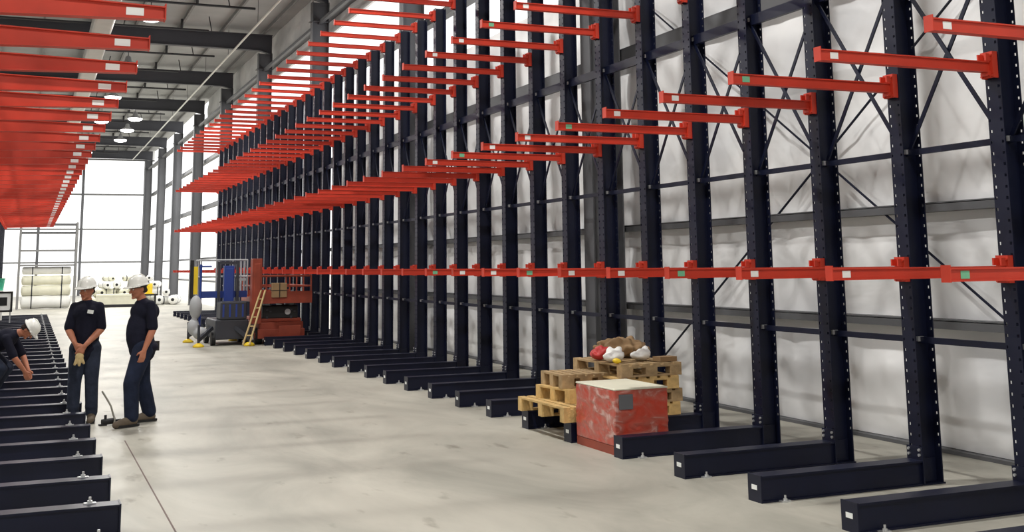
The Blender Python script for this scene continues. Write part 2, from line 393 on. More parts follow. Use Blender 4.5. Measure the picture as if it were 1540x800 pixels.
b.box(LA-.03, LA+.02, -.045, -.03, .045, .1); b.box(LA-.03, LA+.02, .03, .045, .045, .1); b.box(LA-.01, LA+.02, -.04, .04, -.07, -.0425)
for z in (.09, -.07): b.tube([(LA+.006, -.05, z), (LA+.02, -.05, z)], .01, 6); b.tube([(LA+.006, .05, z), (LA+.02, .05, z)], .01, 6)
me_brk = b.mesh('bracket', M['orange'])
me_tag = MB().box(.09, .16, -.0225, -.0205, -.024, .024).mesh('label', M['white'])
me_tag2 = MB().box(.09, .16, -.0225, -.0205, -.024, .024).mesh('label', M['green'])
def hbrace(th):
    b = MB(); b.box(-.02, .02, .0, S, -th/2, th/2); return b
me_hb = MB().box(-.006, .02, .012, S-.012, -.025, .025).mesh('horizontal_brace', M['navy'])
me_hbt = MB().box(-.02, .02, .012, S-.012, -.055, .055).mesh('horizontal_brace', M['navy'])
def diag(za, zb, dx):
    return MB().bar((dx, .015, za), (dx, S-.015, zb), .014, .036, up=(0, -1, 0)).mesh('cross_brace', M['navy'])
me_d1 = diag(2.70, 4.28, -.012); me_d2 = diag(4.28, 2.70, .012)
me_clip = MB().box(-.03, .03, -.03, -.006, -.012, .028).mesh('brace_clip', M['zinc'])
ZL = [3.295-.0425-1.545, 3.295-.0425, 4.852-.0425, 6.435-.0425]

for k in range(38):
    y = YK(k)
    if k == 0: lab = 'navy cantilever rack nearest the camera on the right, its post beyond the frame'
    elif k in (1, 2, 3, 4): lab = ['', 'navy cantilever rack post cut by the right edge of the photo', 'navy cantilever rack post with the second base from the right edge', 'navy cantilever rack post with the third base from the right edge', 'navy cantilever rack whose base tip touches the orange wrapped carton'][k]
    else: lab = 'navy right-hand cantilever rack with four orange arms, %s from the camera' % ORD[k]
    t = thing('cantilever_rack', lab, 'cantilever rack', (XU, y, 0), 0, 'cantilever racks along the right wall')
    obj('upright', me_up, t)
    short = k in (21, 22, 23)
    bs = obj('base', me_stub if short else me_base, t, (-.316 if short else XB-XU, 0, 0)) if False else obj('base', me_stub if short else me_base, t, ((-.316 if short else XB-XU-.016), 0, 0))
    if not short: obj('label', me_blab, bs, label='white sticker'); obj('anchor_bolt', me_anchor, bs, label='zinc anchor bolt')
    fp = obj('foot_plate', me_foot, t); obj('bolt', me_fb, fp, label='zinc bolts')
    for li, z in enumerate(ZL):
        if k < 3 and li == 3: pass
        a = obj('arm', me_arm, t, (XA-XU, 0, z), label='orange arm')
        obj('bracket', me_brk, a)
        if k < 10: obj('label', me_tag2 if (k+li) % 3 == 0 else me_tag, a, label='pale sticker')
    if k < 37:
        for z in (1.145, 2.70): obj('horizontal_brace', me_hb, t, (D/2, 0, z))
        obj('horizontal_brace', me_hbt, t, (D/2, 0, 4.3))
        obj('cross_brace', me_d1, t, (D/2, 0, 0)); obj('cross_brace', me_d2, t, (D/2, 0, 0))
    for z in (1.145, 2.70, 4.3): obj('brace_clip', me_clip, t, (D/2, 0, z), label='zinc clip')

# left row, mirrored: bases reach +x to .66, arms overhead at 3.46 m
XLU = -.93; XLB = .662; XLA = .73
me_armL = arm_mesh(XLA-XLU-.07, .085, .175, .085).mesh('arm', M['orange'])
LL = XLA-XLU-.07
b = MB(); b.box(LL, LL+.012, -W/2-.004, W/2+.004, -.13, .14)
for y in (-W/2-.012, W/2+.002): b.box(LL, LL+.085, y, y+.01, -.13, .14)
me_brkL = b.mesh('bracket', M['orange'])
me_tagL = MB().box(.22, .33, -.0225, -.0205, -.026, .026).mesh('label', M['white'])
me_tagLf = MB().box(.13, .24, .0205, .0225, -.026, .026).mesh('label', M['white'])
for k in range(2, 38):
    y = YK(k)+.01
    lab = 'navy cantilever rack of the left row with one orange arm overhead, %s from the camera' % ORD[k-2]
    t = thing('cantilever_rack', lab, 'cantilever rack', (XLU, y, 0), PI, 'cantilever racks of the left row')
    obj('upright', me_up, t)
    bs = obj('base', me_base, t, (XLU-XLB, 0, 0)); obj('label', me_blab, bs, label='white sticker')
    if k % 1 == 0: obj('anchor_bolt', me_anchor, bs, (0, 0, .192-.0), label='zinc bolt head').location = (.0, .06, .19)
    fp = obj('foot_plate', me_foot, t); obj('bolt', me_fb, fp, label='zinc bolts')
    a = obj('arm', me_armL, t, (XLU-XLA, 0, 3.455), label='orange arm')
    obj('bracket', me_brkL, a); obj('label', me_tagLf, a, label='white sticker')
    if k < 37:
        for z in (1.145, 2.70, 4.3):
            obj('horizontal_brace', me_hb, t, (D/2, -S, z))

# ------------------------------------------------------------------ goods on the right-hand bases
def carton():
    x0, x1, y0, y1, z0, z1 = 5.2, 5.78, 9.95, 10.79, .03, .61
    t = thing('wrapped_carton', 'orange shrink-wrapped carton cube standing between the rack bases', 'carton', ((x0+x1)/2, (y0+y1)/2, 0))
    hx, hy = (x1-x0)/2, (y1-y0)/2
    me = bpy.data.meshes.new('body'); bm = bmesh.new(); bmesh.ops.create_cube(bm, size=1)
    bmesh.ops.subdivide_edges(bm, edges=bm.edges, cuts=14, use_grid_fill=True)
    for v in bm.verts:
        d = .012*noise.noise(v.co*9)
        v.co = Vector((v.co.x*2*hx, v.co.y*2*hy, z0+.05+(v.co.z+.5)*(z1-z0-.06)))
        v.co.x += math.copysign(d, v.co.x); v.co.y += math.copysign(d*.8, v.co.y)
    bm.to_mesh(me); bm.free(); me.materials.append(M['carton']); o = obj('body', me, t); bevel(o, .012)
    b = MB(); b.box(-hx-.005, hx+.005, -hy-.005, hy+.005, z1-.012, z1+.004)
    o = part('top_sheet', b, M['cream'], t, label='pale film sheet folded over the top'); bevel(o, .006)
    b = MB(); b.box(-hx, hx, -hy, hy, z0, z0+.05)
    for x in (-hx, -.05, hx-.1): b.box(x, x+.1, -hy, hy, 0, z0)
    part('skid', b, M['lift'], t, label='dull orange skid under the carton')
    b = MB(); b.box(-.25, -.1, -hy-.016, -hy-.012, .42, .56); part('label', b, M['steel'], t, label='dark grey-green label under the film')
carton()

def pallet(L, Wd, h=.14, m='wood', name='pallet', label='', loc=(0, 0, 0), rz=0, group='wooden pallets'):
    t = thing(name, label, 'pallet', loc, rz, group)
    b = MB(); n = 6; bw = L/n*.74
    for i in range(n): x = -L/2+bw/2+i*(L-bw)/(n-1); b.box(x-bw/2, x+bw/2, -Wd/2, Wd/2, h-.02, h)
    part('deck_boards', b, M[m], t)
    for y in (-Wd/2+.05, 0, Wd/2-.05):
        b = MB()
        for x in (-L/2+.07, 0, L/2-.07): b.box(x-.07, x+.07, y-.05, y+.05, .02, h-.04)
        b.box(-L/2, L/2, y-.05, y+.05, h-.04, h-.02); b.box(-L/2, L/2, y-.05, y+.05, 0, .02)
        part('stringer', b, M[m], t)
pallet(.62, 1.2, .15, 'wood', label='pale pine pallet at the bottom, laid across two rack bases', loc=(5.4, 11.46, HB+.004))
pallet(.62, .72, .14, 'wood', label='pine pallet in the middle of the left stack', loc=(5.56, 11.52, HB+.156), rz=.1)
pallet(.56, .62, .14, 'wood_old', label='small pallet topmost in the left pine stack', loc=(5.56, 11.56, HB+.298), rz=-.05)
for i in range(4):
    pallet(.74, 1.12, .135, 'wood_old' if i % 2 else 'wood', label=['weathered pallet lowest in the stack behind the carton', 'weathered pallet second from bottom behind the carton', 'weathered pallet third from bottom behind the carton', 'weathered pallet on top of the stack behind the carton'][i], loc=(6.12+.02*(i % 2), 11.46, HB+.004+i*.137), rz=[.0, .03, -.03, .02][i])
ZT = HB+.004+4*.137+.002
def blobmesh(name, pieces, m, voxel=.01, smooth=4):
    """pieces: ('b',c,r or (rx,ry,rz)) balls, ('c',p,r0,q,r1) round cones, ('o', mb) closed MB"""
    bm = bmesh.new()
    for pc in pieces:
        if pc[0] == 'b':
            rr = pc[2] if isinstance(pc[2], (tuple, list)) else (pc[2],)*3
            mt = Matrix.Translation(Vector(pc[1]))
            if len(pc) > 3: mt = mt @ pc[3]
            bmesh.ops.create_uvsphere(bm, u_segments=16, v_segments=10, radius=1, matrix=mt @ Matrix.Diagonal((*rr, 1)))
        elif pc[0] == 'c':
            p, q = Vector(pc[1]), Vector(pc[3]); d = q-p
            mt = Matrix.Translation((p+q)/2) @ d.to_track_quat('Z', 'Y').to_matrix().to_4x4()
            bmesh.ops.create_cone(bm, cap_ends=True, segments=16, radius1=pc[2], radius2=pc[4], depth=d.length, matrix=mt)
            for c, rr in ((p, pc[2]), (q, pc[4])):
                bmesh.ops.create_uvsphere(bm, u_segments=14, v_segments=9, radius=rr, matrix=Matrix.Translation(c))
        elif pc[0] == 'l':      # lofted ellipses: list of (c, rx, ry)
            n = 20; rings = []
            for c, rx, ry in pc[1]:
                rings.append([bm.verts.new((c[0]+rx*math.cos(2*PI*j/n), c[1]+ry*math.sin(2*PI*j/n), c[2])) for j in range(n)])
            for a, c in zip(rings, rings[1:]):
                for j in range(n): bm.faces.new((a[j], a[(j+1) % n], c[(j+1) % n], c[j]))
            bm.faces.new(list(reversed(rings[0]))); bm.faces.new(rings[-1])
    bmesh.ops.recalc_face_normals(bm, faces=bm.faces)
    me = bpy.data.meshes.new(name); bm.to_mesh(me); bm.free()
    o = bpy.data.objects.new('tmp', me); C.objects.link(o)
    rm = o.modifiers.new('r', 'REMESH'); rm.mode = 'VOXEL'; rm.voxel_size = voxel; rm.use_smooth_shade = True
    if smooth: sm = o.modifiers.new('s', 'SMOOTH'); sm.factor = .5; sm.iterations = smooth
    dg = bpy.context.evaluated_depsgraph_get(); me2 = bpy.data.meshes.new_from_object(o.evaluated_get(dg)); me2.name = name
    bpy.data.objects.remove(o); me2.materials.clear(); me2.materials.append(m)
    for p in me2.polygons: p.use_smooth = True
    return me2
def lump(name, label, cat, loc, pcs, m, group='packets on the pallet stack'):
    me = blobmesh(name, pcs, M[m], .012, 3)
    for v in me.vertices: v.co *= 1+.28*noise.noise(v.co*14)
    o = obj(name, me, loc=loc); tag(o, label, cat, group)
lump('sack', 'brown paper sack slumped at the back of the pallet stack', 'sack', (6.22, 11.75, ZT), [('b', (0, 0, .1), (.3, .22, .1)), ('b', (.2, .02, .08), (.14, .18, .08))], 'card')
lump('plastic_bag', 'white plastic bag lying on the pallet stack, leftmost', 'bag', (5.86, 11.2, ZT), [('b', (0, 0, .06), (.12, .12, .06)), ('b', (.05, .08, .1), (.1, .07, .05))], 'wrapw')
lump('plastic_bag', 'white plastic bag between sack and strapping on the pallet stack', 'bag', (6.2, 11.22, ZT), [('b', (0, 0, .06), (.11, .12, .06)), ('b', (.04, .02, .09), (.07, .08, .05))], 'wrapw')
lump('red_pouch', 'red pouch at the left corner of the pallet stack', 'pouch', (5.84, 11.52, ZT), [('b', (0, 0, .07), (.09, .12, .07)), ('b', (.04, -.05, .11), (.06, .07, .05))], 'red')
lump('yellow_packet', 'small yellow packet at the front left of the pallet stack', 'packet', (5.79, 11.0, ZT), [('b', (0, 0, .03), (.05, .06, .03))], 'yellow')
b = MB(); b.box(-.2, .2, -.12, .12, 0, .05); b.box(-.2, .2, -.125, -.12, .0, .05)
o = part('cardboard_box', b, M['card'], loc=(6.32, 11.1, ZT), rot=(0, 0, .1)); bevel(o, .006); o.location.y = 11.05; o.location.x = 6.4; o.scale = (.55, .6, 1)
tag(o, 'flat cardboard box at the right end of the pallet stack', 'box', 'packets on the pallet stack')
b = MB(); b.box(-.1, .1, -.1, .1, 0, .1)
o = part('white_carton', b, M['wrapw'], loc=(5.5, 11.02, HB+.158)); bevel(o, .006); tag(o, 'small white carton on the pine pallet beside the orange carton', 'box')

# ------------------------------------------------------------------ orange scissor lift
def scissor_lift():
    t = thing('scissor_lift', 'orange scissor lift parked at the foot of the right racks', 'scissor lift', (5.62, 28.9, 0))
    ch = part('chassis', MB().box(-.55, .5, -1.15, 1.15, .2, .52).box(-.58, .53, -1.2, -1.1, .14, .36).box(-.5, .48, -1.0, 1.0, .52, .6), M['lift'], t); bevel(ch, .015)
    for x in (-.52, .46):
        for y in (-.85, .85):
            w = part('wheel', MB().tube([(x-.08, y, .2), (x+.08, y, .2)], .2, 20), M['black'], t); bevel(w, .02)
            part('hub', MB().tube([(x-.09, y, .2), (x+.09, y, .2)], .08, 12), M['lift'], w)
    for i, (x, s) in enumerate(((-.34, 1), (-.26, -1), (.24, 1), (.32, -1))):
        b = MB()
        for q in range(2): b.bar((x, -1.0*s, .62+q*.16), (x, 1.0*s, .78+q*.16), .05, .07)
        part('scissor_arm', b, M['dgrey'], t, label='dark folded scissor arm')
    part('hydraulic_ram', MB().tube([(0, -.7, .66), (0, .6, .86)], .05, 12), M['zinc'], t)
    tank = part('battery_tray', MB().box(-.45, .4, -1.0, -.5, .6, .9), M['black'], t, label='black battery tray'); bevel(tank, .02)
    part('charger', MB().lathe([(.07, 0), (.07, .02)], (0, 0, 0), 14), M['zinc'], tank, loc=(.15, -1.0, .75), rot=(PI/2, 0, 0))
    dk = part('platform', MB().box(-.58, .68, -1.25, 1.25, .98, 1.1).box(-.58, .68, -1.27, -1.25, .96, 1.24).box(-.58, .68, 1.25, 1.27, .96, 1.24), M['lift'], t)
    b = MB()
    for z in (1.36, 1.6): b.tube([(-.56, -1.24, z), (.66, -1.24, z), (.66, 1.24, z), (-.56, 1.24, z), (-.56, -1.24, z)], .02, 8)
    for x, y in ((-.56, -1.24), (.05, -1.24), (.66, -1.24), (.66, -.4), (.66, .4), (.66, 1.24), (-.56, 1.24), (-.56, .4), (.05, 1.24)): b.tube([(x, y, 1.1), (x, y, 1.6)], .02, 8)
    part('guard_rail', b, M['lift'], t)
    cb = part('control_box', MB().box(-.3, .06, -1.33, -1.2, 1.1, 1.44), M['card'], t, label='pale control cabinet on the platform'); bevel(cb, .01)
    b = MB(); b.box(-.34, .1, -1.345, -1.33, 1.26, 1.275); b.box(-.125, -.11, -1.345, -1.33, 1.1, 1.44); part('panel_seam', b, M['black'], cb)
    ms = part('mast_cover', MB().box(-.76, -.53, -1.3, -1.0, .5, 2.02).box(-.72, -.57, -1.32, -1.3, .6, 1.9), M['lift'], t, label='tall orange mast cover'); bevel(ms, .015)
    ft = part('front_panel', MB().box(-.1, .42, -1.27, -1.2, .16, .44), M['lift'], t, label='orange plate at the front'); bevel(ft, .01)
    b = MB(); b.tube([(-.55, -1.3, 1.28), (-.98, -1.5, .04)], .022, 8); b.tube([(-.45, -1.3, 1.28), (-.84, -1.55, .04)], .022, 8)
    for q in range(1, 6): tt = q/6; b.tube([(-.55-.43*tt, -1.3-.2*tt, 1.28-1.24*tt), (-.45-.39*tt, -1.3-.25*tt, 1.28-1.24*tt)], .014, 6)
    part('access_ladder', b, M['tan'], t, label='yellowish access ladder leaning out')
scissor_lift()

def mast_lift():
    t = thing('mast_lift', 'blue mast lift with grey guard rails and yellow outrigger pads', 'personnel lift', (4.3, 28.7, 0))
    c = part('chassis', MB().box(-.22, .55, -.8, .8, .14, .6), M['dgrey'], t); bevel(c, .03)
    pb = part('power_pack', MB().box(-.12, .5, -.82, -.3, .6, 1.02), M['dgrey'], t, label='dark power pack'); bevel(pb, .03)
    b = MB()
    for x in (-.05, .1, .25, .4): b.box(x-.02, x+.02, -.83, -.82, .66, .96)
    part('vent_slats', b, M['blue'], pb)
    for x in (-.24, .57):
        for y in (-.55, .55):
            w = part('wheel', MB().tube([(x-.05, y, .16), (x+.05, y, .16)], .16, 18), M['black'], t)
    for (x, y) in ((-.62, -.95), (.52, -1.1), (-.62, .95), (.5, 1.0)):
        a = part('outrigger', MB().bar((x*.45, y*.7, .42), (x, y, .16), .07, .08).tube([(x, y, .03), (x, y, .5)], .03, 8), M['dgrey'], t)
        part('pad', MB().lathe([(.13, 0), (.13, .03), (.08, .07), (.04, .09)], (x, y, 0), 16), M['yellow'], a, True, label='yellow pad')
    ms = part('mast', MB().box(.02, .26, -.36, -.16, .6, 1.86).box(.04, .24, -.38, -.36, .7, 1.8), M['blue'], t, label='bright blue mast section'); bevel(ms, .01)
    b = MB(); b.box(-.12, -.06, -.3, -.2, .5, 1.95); b.box(.32, .38, -.3, -.2, .5, 1.95); b.box(-.12, .38, -.28, -.22, 1.9, 1.96)
    part('guide_rail', b, M['dgrey'], t)
    bk = part('basket', MB().box(-.5, .6, -.15, .75, 1.1, 1.16).box(-.5, .6, -.17, -.15, 1.1, 1.26), M['blue'], t)
    b = MB()
    for z in (1.6, 2.0): b.tube([(-.5, -.15, z), (.6, -.15, z), (.6, .75, z), (-.5, .75, z), (-.5, -.15, z)], .02, 8)
    for x, y in ((-.5, -.15), (-.14, -.15), (.25, -.15), (.6, -.15), (.6, .75), (-.5, .75), (.05, .75), (.6, .3), (-.5, .3)): b.tube([(x, y, 1.16), (x, y, 2.0)], .02, 8)
    part('guard_rail', b, M['grey'], bk, label='grey guard rail')
    part('tool_tray', MB().box(.35, .55, -.28, -.17, 1.5, 1.56), M['grey'], bk)
    b = MB().tube([(-.55, -.5, .4), (-.55, -.5, 1.9)], .03, 8).tube([(-.6, -.5, 1.85), (-.3, -.5, 1.85)], .02, 8)
    part('handle_post', b, M['blue'], t)
    part('hazard_panel', MB().box(-.72, -.62, -.53, -.5, 1.2, 1.85), M['yellow'], t, label='yellow upright panel')
    part('hazard_backing', MB().box(-.8, -.72, -.54, -.48, 1.1, 2.0), M['black'], t, label='black upright strip')
    cv = obj('dust_cover', blobmesh('dust_cover', [('b', (-.66, -.6, .9), (.15, .15, .28)), ('b', (-.7, -.62, .45), (.14, .14, .2)), ('b', (-.55, -.7, .3), (.18, .12, .15))], M['grey'], .02, 5), t, label='crumpled pale grey cover')
mast_lift()
b = MB().lathe([(.16, 0), (.17, .4), (.15, .5)], n=16); b.box(-.22, .22, -.22, .22, -.0, .03)
o = part('yellow_drum', b, M['yellow'], loc=(5.38, 58.8, .62)); tag(o, 'small yellow drum on a black trestle before the white rolls', 'drum')
o = part('trestle', MB().box(-.4, .4, -.3, .3, .54, .62).bar((-.3, -.2, 0), (-.3, -.2, .54), .05, .05).bar((.3, -.2, 0), (.3, -.2, .54), .05, .05).bar((-.3, .2, 0), (-.3, .2, .54), .05, .05).bar((.3, .2, 0), (.3, .2, .54), .05, .05), M['black'], loc=(5.38, 58.8, 0)); tag(o, 'low black trestle carrying the yellow drum', 'trestle')

# ------------------------------------------------------------------ far stock by the open end
def far_rack():
    t = thing('storage_rack', 'pale storage rack with stacked shelves near the open end', 'storage rack', (.8, 60, 0))
    for x in (-1.3, 1.22):
        for y in (-.5, .5): part('post', MB().box(x-.05, x+.05, y-.05, y+.05, 0, 4.1), M['purlin'], t)
    for z in (2.05, 2.75, 3.6, 4.0): 
        part('shelf', MB().box(-1.25, 1.17, -.5, .5, z-.04, z+.04), M['girt' if z > 3 else 'purlin'], t)
    part('side_brace', MB().bar((1.22, -.5, .2), (1.22, .5, 1.6), .04, .04).bar((1.22, .5, 1.6), (1.22, -.5, 3.0), .04, .04), M['dgrey'], t)
far_rack()
def bundle(label, loc, L, rr, m='cream', rz=0, tubes=False, group='wrapped bundles near the open end'):
    t = thing('wrapped_bundle', label, 'bundle', loc, rz, group)
    n = 18; b = MB()
    prof = [(.05, 0), (rr*.8, .01), (rr, .06), (rr*1.02, L*.3), (rr*.97, L*.5), (rr*1.02, L*.7), (rr, L-.06), (rr*.8, L-.01), (.05, L)]
    b.lathe(prof, n=n); o = part('wrap', b, M[m], t, True, loc=(-L/2, 0, rr), rot=(0, PI/2, 0))
    for q in (.2, .8):
        s = MB().lathe([(rr*1.04, 0), (rr*1.04, .05)], n=n); part('strap', s, M['dgrey'], t, loc=(-L/2+q*L, 0, rr), rot=(0, PI/2, 0), label='dark strap')
    for sgn in (-1, 1):
        s = MB().lathe([(rr*.35, 0), (rr*.35, .02)], n=12); part('core_end', s, M['black'], t, loc=(sgn*(L/2-.005)-(.01), 0, rr), rot=(0, PI/2, 0), label='black disc painted as shaded hollow core')  # solid disc: shade of a hollow core put into black colour
names = ['lowest', 'second', 'third', 'top']
for i, (z, rr, m) in enumerate(((.02, .3, 'wrapw'), (.62, .24, 'cream'), (1.12, .22, 'cream'), (1.62, .18, 'wrapw'))):
    bundle('%s long pale wrapped bundle lying in the storage rack' % names[i], (.75, 59.9, z), 2.2, rr, m)
k = 0
rnd = random.Random(3)
rows = []
lay = ['bottom', 'second', 'third', 'top']
for li, (z, xs, rr) in enumerate(((.02, [3.0, 3.5, 4.0, 4.5, 5.0, 5.5, 6.0, 6.5, 7.0], .23), (.46, [3.2, 3.75, 4.3, 4.85, 5.4, 5.95, 6.6], .21), (.86, [3.45, 4.1, 4.75, 5.35, 6.1], .19), (1.22, [3.7, 4.6, 5.7], .15))):
    for i, x in enumerate(xs):
        cross = (i*3+li*2) % 4 == 1
        rz = (PI/2+rnd.uniform(-.35, .35)) if not cross else rnd.uniform(-.5, .5)
        L = 1.3 if not cross else .6
        bundle('white wrapped roll in the far heap, %s layer, %s from the left' % (lay[li], ORD[i]), (x+rnd.uniform(-.06, .06), 62+rnd.uniform(-.2, .2)+(0 if not cross else -.3), z), L, rr*rnd.uniform(.88, 1.02), rnd.choice(['wrapw', 'wrapw', 'cream']), rz, group='wrapped rolls heaped by the open end')
o = part('timber_dunnage', MB().box(-1.2, 1.2, -.08, .08, 0, .14), M['black'], loc=(3.6, 59.2, 0)); bevel(o, .01); tag(o, 'long black timber on the floor before the white rolls', 'timber')
o = part('shipping_crate', MB().box(-.9, .9, -.4, .4, 0, .62).box(-.92, .92, -.42, -.4, .5, .56).box(-.92, .92, -.42, -.4, .06, .12), M['cream'], loc=(3.95, 58.6+1.6, .0)); bevel(o, .01); tag(o, 'low pale crate between the two men in the distance', 'crate')
t = thing('notice_board', 'white notice board with black frame at the far left edge', 'notice board', (-.72, 40, 0))
for x in (-.3, .2): part('post', MB().box(x-.02, x+.02, -.02, .02, 0, .6), M['grey'], t)
part('board', MB().box(-.45, .26, -.02, .02, .52, 1.16), M['white'], t)
b = MB(); b.box(-.45, .26, -.03, -.02, 1.10, 1.16); b.box(-.45, .26, -.03, -.02, .52, .58); b.box(.2, .26, -.03, -.02, .58, 1.10); b.box(-.45, -.39, -.03, -.02, .58, 1.1)
part('board_frame', b, M['black'], t, label='black frame'); part('symbol', MB().box(-.12, .1, -.03, -.02, .72, .98), M['black'], t, label='solid black square mark')
t = thing('green_bin', 'small green and white bin on a stand at the far left edge', 'bin', (-1.0, 42.5, 0))
part('stand', MB().box(-.2, .2, -.2, .2, 0, 1.16), M['wrapw'], t); part('bin', MB().lathe([(.2, 0), (.24, .36), (.26, .4)], (0, 0, 1.16), 18), M['greenbox'], t)

# ------------------------------------------------------------------ people
def vec(*a): return Vector(a)
def hand_pieces(w, d, n, side, curl=.5, s=1.0):
    """w wrist, d hand direction, n palm-facing normal, side: direction towards the thumb"""
    d = d.normalized(); n = (n-d*n.dot(d)).normalized(); sd = d.cross(n).normalized()
    if sd.dot(side) < 0: sd = -sd
    P = []
    pc = w+d*.05*s
    for q in (-.028, -.01, .01, .028): P.append(('c', w+d*.012*s+sd*q*.6*s, .014*s, w+d*.088*s+sd*q*s, .0125*s))
    P.append(('c', w-d*.03*s, .025*s, w+d*.02*s, .022*s))
    for j, (q, L) in enumerate(((.03, .068), (.0105, .078), (-.0105, .072), (-.03, .056))):
        base = w+d*.088*s+sd*q*s; dd = d.copy(); p = base
        for seg, fr in enumerate((.45, .3, .25)):
            ang = curl*(.55+.25*seg)
            dd = (dd*math.cos(ang)+n*math.sin(ang)).normalized()
            # keep turning in palm plane
            q2 = p+dd*L*fr*s; P.append(('c', p, (.0095-.0008*seg)*s, q2, (.0088-.0008*seg)*s)); p = q2
    tb = w+d*.025*s+sd*.025*s; t1 = tb+(d*.6+sd*.7+n*.25).normalized()*.04*s; t2 = t1+(d*.85+sd*.2+n*.5).normalized()*.03*s
    P += [('c', tb, .014*s, t1, .0115*s), ('c', t1, .011*s, t2, .009*s)]
    return P

def person(label, loc, rz, J, hatlabel='white hard hat', shirt='shirt', jeans='jeans', boots='boot', belly=0, bag=1.0, hemz=None, headrot=(0, 0, 0), scale=1.0):
    """J joints in local frame, facing -Y. keys: pel, chest, neck, head, shL/R, elL/R, wrL/R, hipL/R, knL/R, anL/R, toeL/R, hand dirs"""
    t = thing('person', label, 'person', loc, rz); t.scale = (scale,)*3
    g = lambda k: Vector(J[k])
    P = []; pel, ch, nk, hd = g('pel'), g('chest'), g('neck'), g('head')
    tilt = (ch-pel)
    P += [('c', pel, .12, pel+tilt*.5, .115), ('c', pel+tilt*.5, .115, ch, .125), ('b', ch, (.165, .11, .12)), ('b', pel, (.155, .11, .11)), ('c', ch+(nk-ch)*.4, .075, nk, .055), ('c', nk, .052, hd+Vector((0, .01, -.05)), .05)]
    Rm = Matrix.Rotation(headrot[2], 4, 'Z') @ Matrix.Rotation(headrot[0], 4, 'X')
    hp = lambda x, y, z: hd+Rm @ Vector((x, y, z))
    P += [('b', hd, (.074, .094, .108), Rm), ('b', hp(0, -.03, -.065), (.052, .055, .05), Rm), ('c', hp(0, -.088, -.0), .012, hp(0, -.112, -.032), .015),
          ('b', hp(.034, -.066, -.028), (.022, .02, .02), Rm), ('b', hp(-.034, -.066, -.028), (.022, .02, .02), Rm), ('b', hp(0, -.078, .024), (.05, .018, .012), Rm),
          ('b', hp(.076, .008, -.01), (.01, .02, .03), Rm), ('b', hp(-.076, .008, -.01), (.01, .02, .03), Rm), ('b', hp(0, -.075, -.098), (.024, .02, .018), Rm)]
    for s in 'LR':
        sh, el, wr = g('sh'+s), g('el'+s), g('wr'+s)
        P += [('c', ch+(sh-ch)*.6, .07, sh, .058), ('c', sh, .055, el, .04), ('c', el, .042, el+(wr-el)*.35, .042), ('c', el+(wr-el)*.35, .042, wr, .027)]
        hdv = Vector(J['hd'+s]); P += hand_pieces(wr, hdv, Vector(J['hn'+s]), Vector(J['ht'+s]), J.get('curl'+s, .5))
        hi, kn, an = g('hip'+s), g('kn'+s), g('an'+s)
        P += [('c', pel+(hi-pel)*.5, .1, hi, .095), ('c', hi, .09, kn, .06), ('c', kn, .058, kn+(an-kn)*.35, .058), ('c', kn+(an-kn)*.35, .056, an, .038)]
        P += [('c', an, .04, an+(g('toe'+s)-an)*.5+Vector((0, 0, -.02)), .04), ('c', an+Vector((0, 0, -.04)), .035, g('toe'+s), .03)]
    obj('body', blobmesh('body', P, M['skin'], .0075, 3), t)
    # features
    for sx in (-1, 1):
        e = part('eye', MB().lathe([(.001, -.009), (.008, -.006), (.011, 0), (.008, .006), (.001, .009)], n=12), M['eyew'], t, True, loc=hp(sx*.03, -.084, .002))
        part('pupil', MB().lathe([(.001, -.003), (.0045, 0), (.001, .003)], n=10), M['eyed'], e, True, loc=Rm @ Vector((0, -.010, 0)), rot=(PI/2, 0, 0))
    obj('mouth', blobmesh('mouth', [('b', hp(0, -.083, -.062), (.022, .008, .006), Rm)], M['lip'], .003, 2), t, label='lips')
    obj('hair', blobmesh('hair', [('b', hp(0, .022, .012), (.080, .088, .098), Rm), ('c', hp(-.04, .07, -.03), .03, hp(.04, .07, -.03), .03)], M[J.get('hair', 'hair')], .008, 3), t, label='short dark hair')
    # hard hat
    hh = MB(); prof = [(.128, 0), (.13, .006), (.118, .012), (.114, .035), (.104, .07), (.082, .1), (.05, .118), (.012, .125)]
    hh.lathe(prof, n=28, sx=.92, sy=1.08)
    hat = part('hard_hat', hh, M['hat'], t, True, label=hatlabel); hat.matrix_local = Matrix.Translation(hp(0, .004, .036)) @ Rm
    br = MB(); n = 14
    up = [(math.sin(a)*.118, -math.cos(a)*.136, .004) for a in [(-1.25+2.5*i/n) for i in range(n+1)]]
    ou = [(math.sin(a)*.122, -math.cos(a)*.136-.055*math.cos(a*1.2), -.008) for a in [(-1.25+2.5*i/n) for i in range(n+1)]]
    for i in range(n):
        br.hexa([up[i], up[i+1], (up[i+1][0], up[i+1][1], .012), (up[i][0], up[i][1], .012)], [ou[i], ou[i+1], (ou[i+1][0], ou[i+1][1], -.001), (ou[i][0], ou[i][1], -.001)])
    part('brim', br, M['hat'], hat, True)
    rd = MB(); rd.tube([(0, -.12, .03), (0, -.1, .09), (0, -.05, .125), (0, .05, .128), (0, .1, .095)], .009, 8); part('ridge', rd, M['hat'], hat, True)
    part('headband', MB().lathe([(.108, -.02), (.108, .002)], n=24, sx=.88, sy=1.04), M['bootd'], hat, label='dark headband under the brim')
    # t-shirt
    Q = []; hz = J['hem']; hem = Vector(hz)
    Q += [('c', hem, .14, pel+tilt*.45+Vector((0, -belly*.5, 0)), .145), ('c', pel+tilt*.45+Vector((0, -belly*.5, 0)), .145, ch, .14), ('b', ch, (.18*bag, .14*bag, .14)), ('b', hem+Vector((0, 0, .05)), (.175*bag, .145*bag, .09)),
          ('b', pel+tilt*.35+Vector((0, -belly, 0)), (.165, .135, .27)), ('c', hem+Vector((0, -belly*.8, .03)), .13, pel+tilt*.5+Vector((0, -belly*.8, 0)), .14), ('c', ch+(nk-ch)*.3, .095, ch+(nk-ch)*.75, .068)]
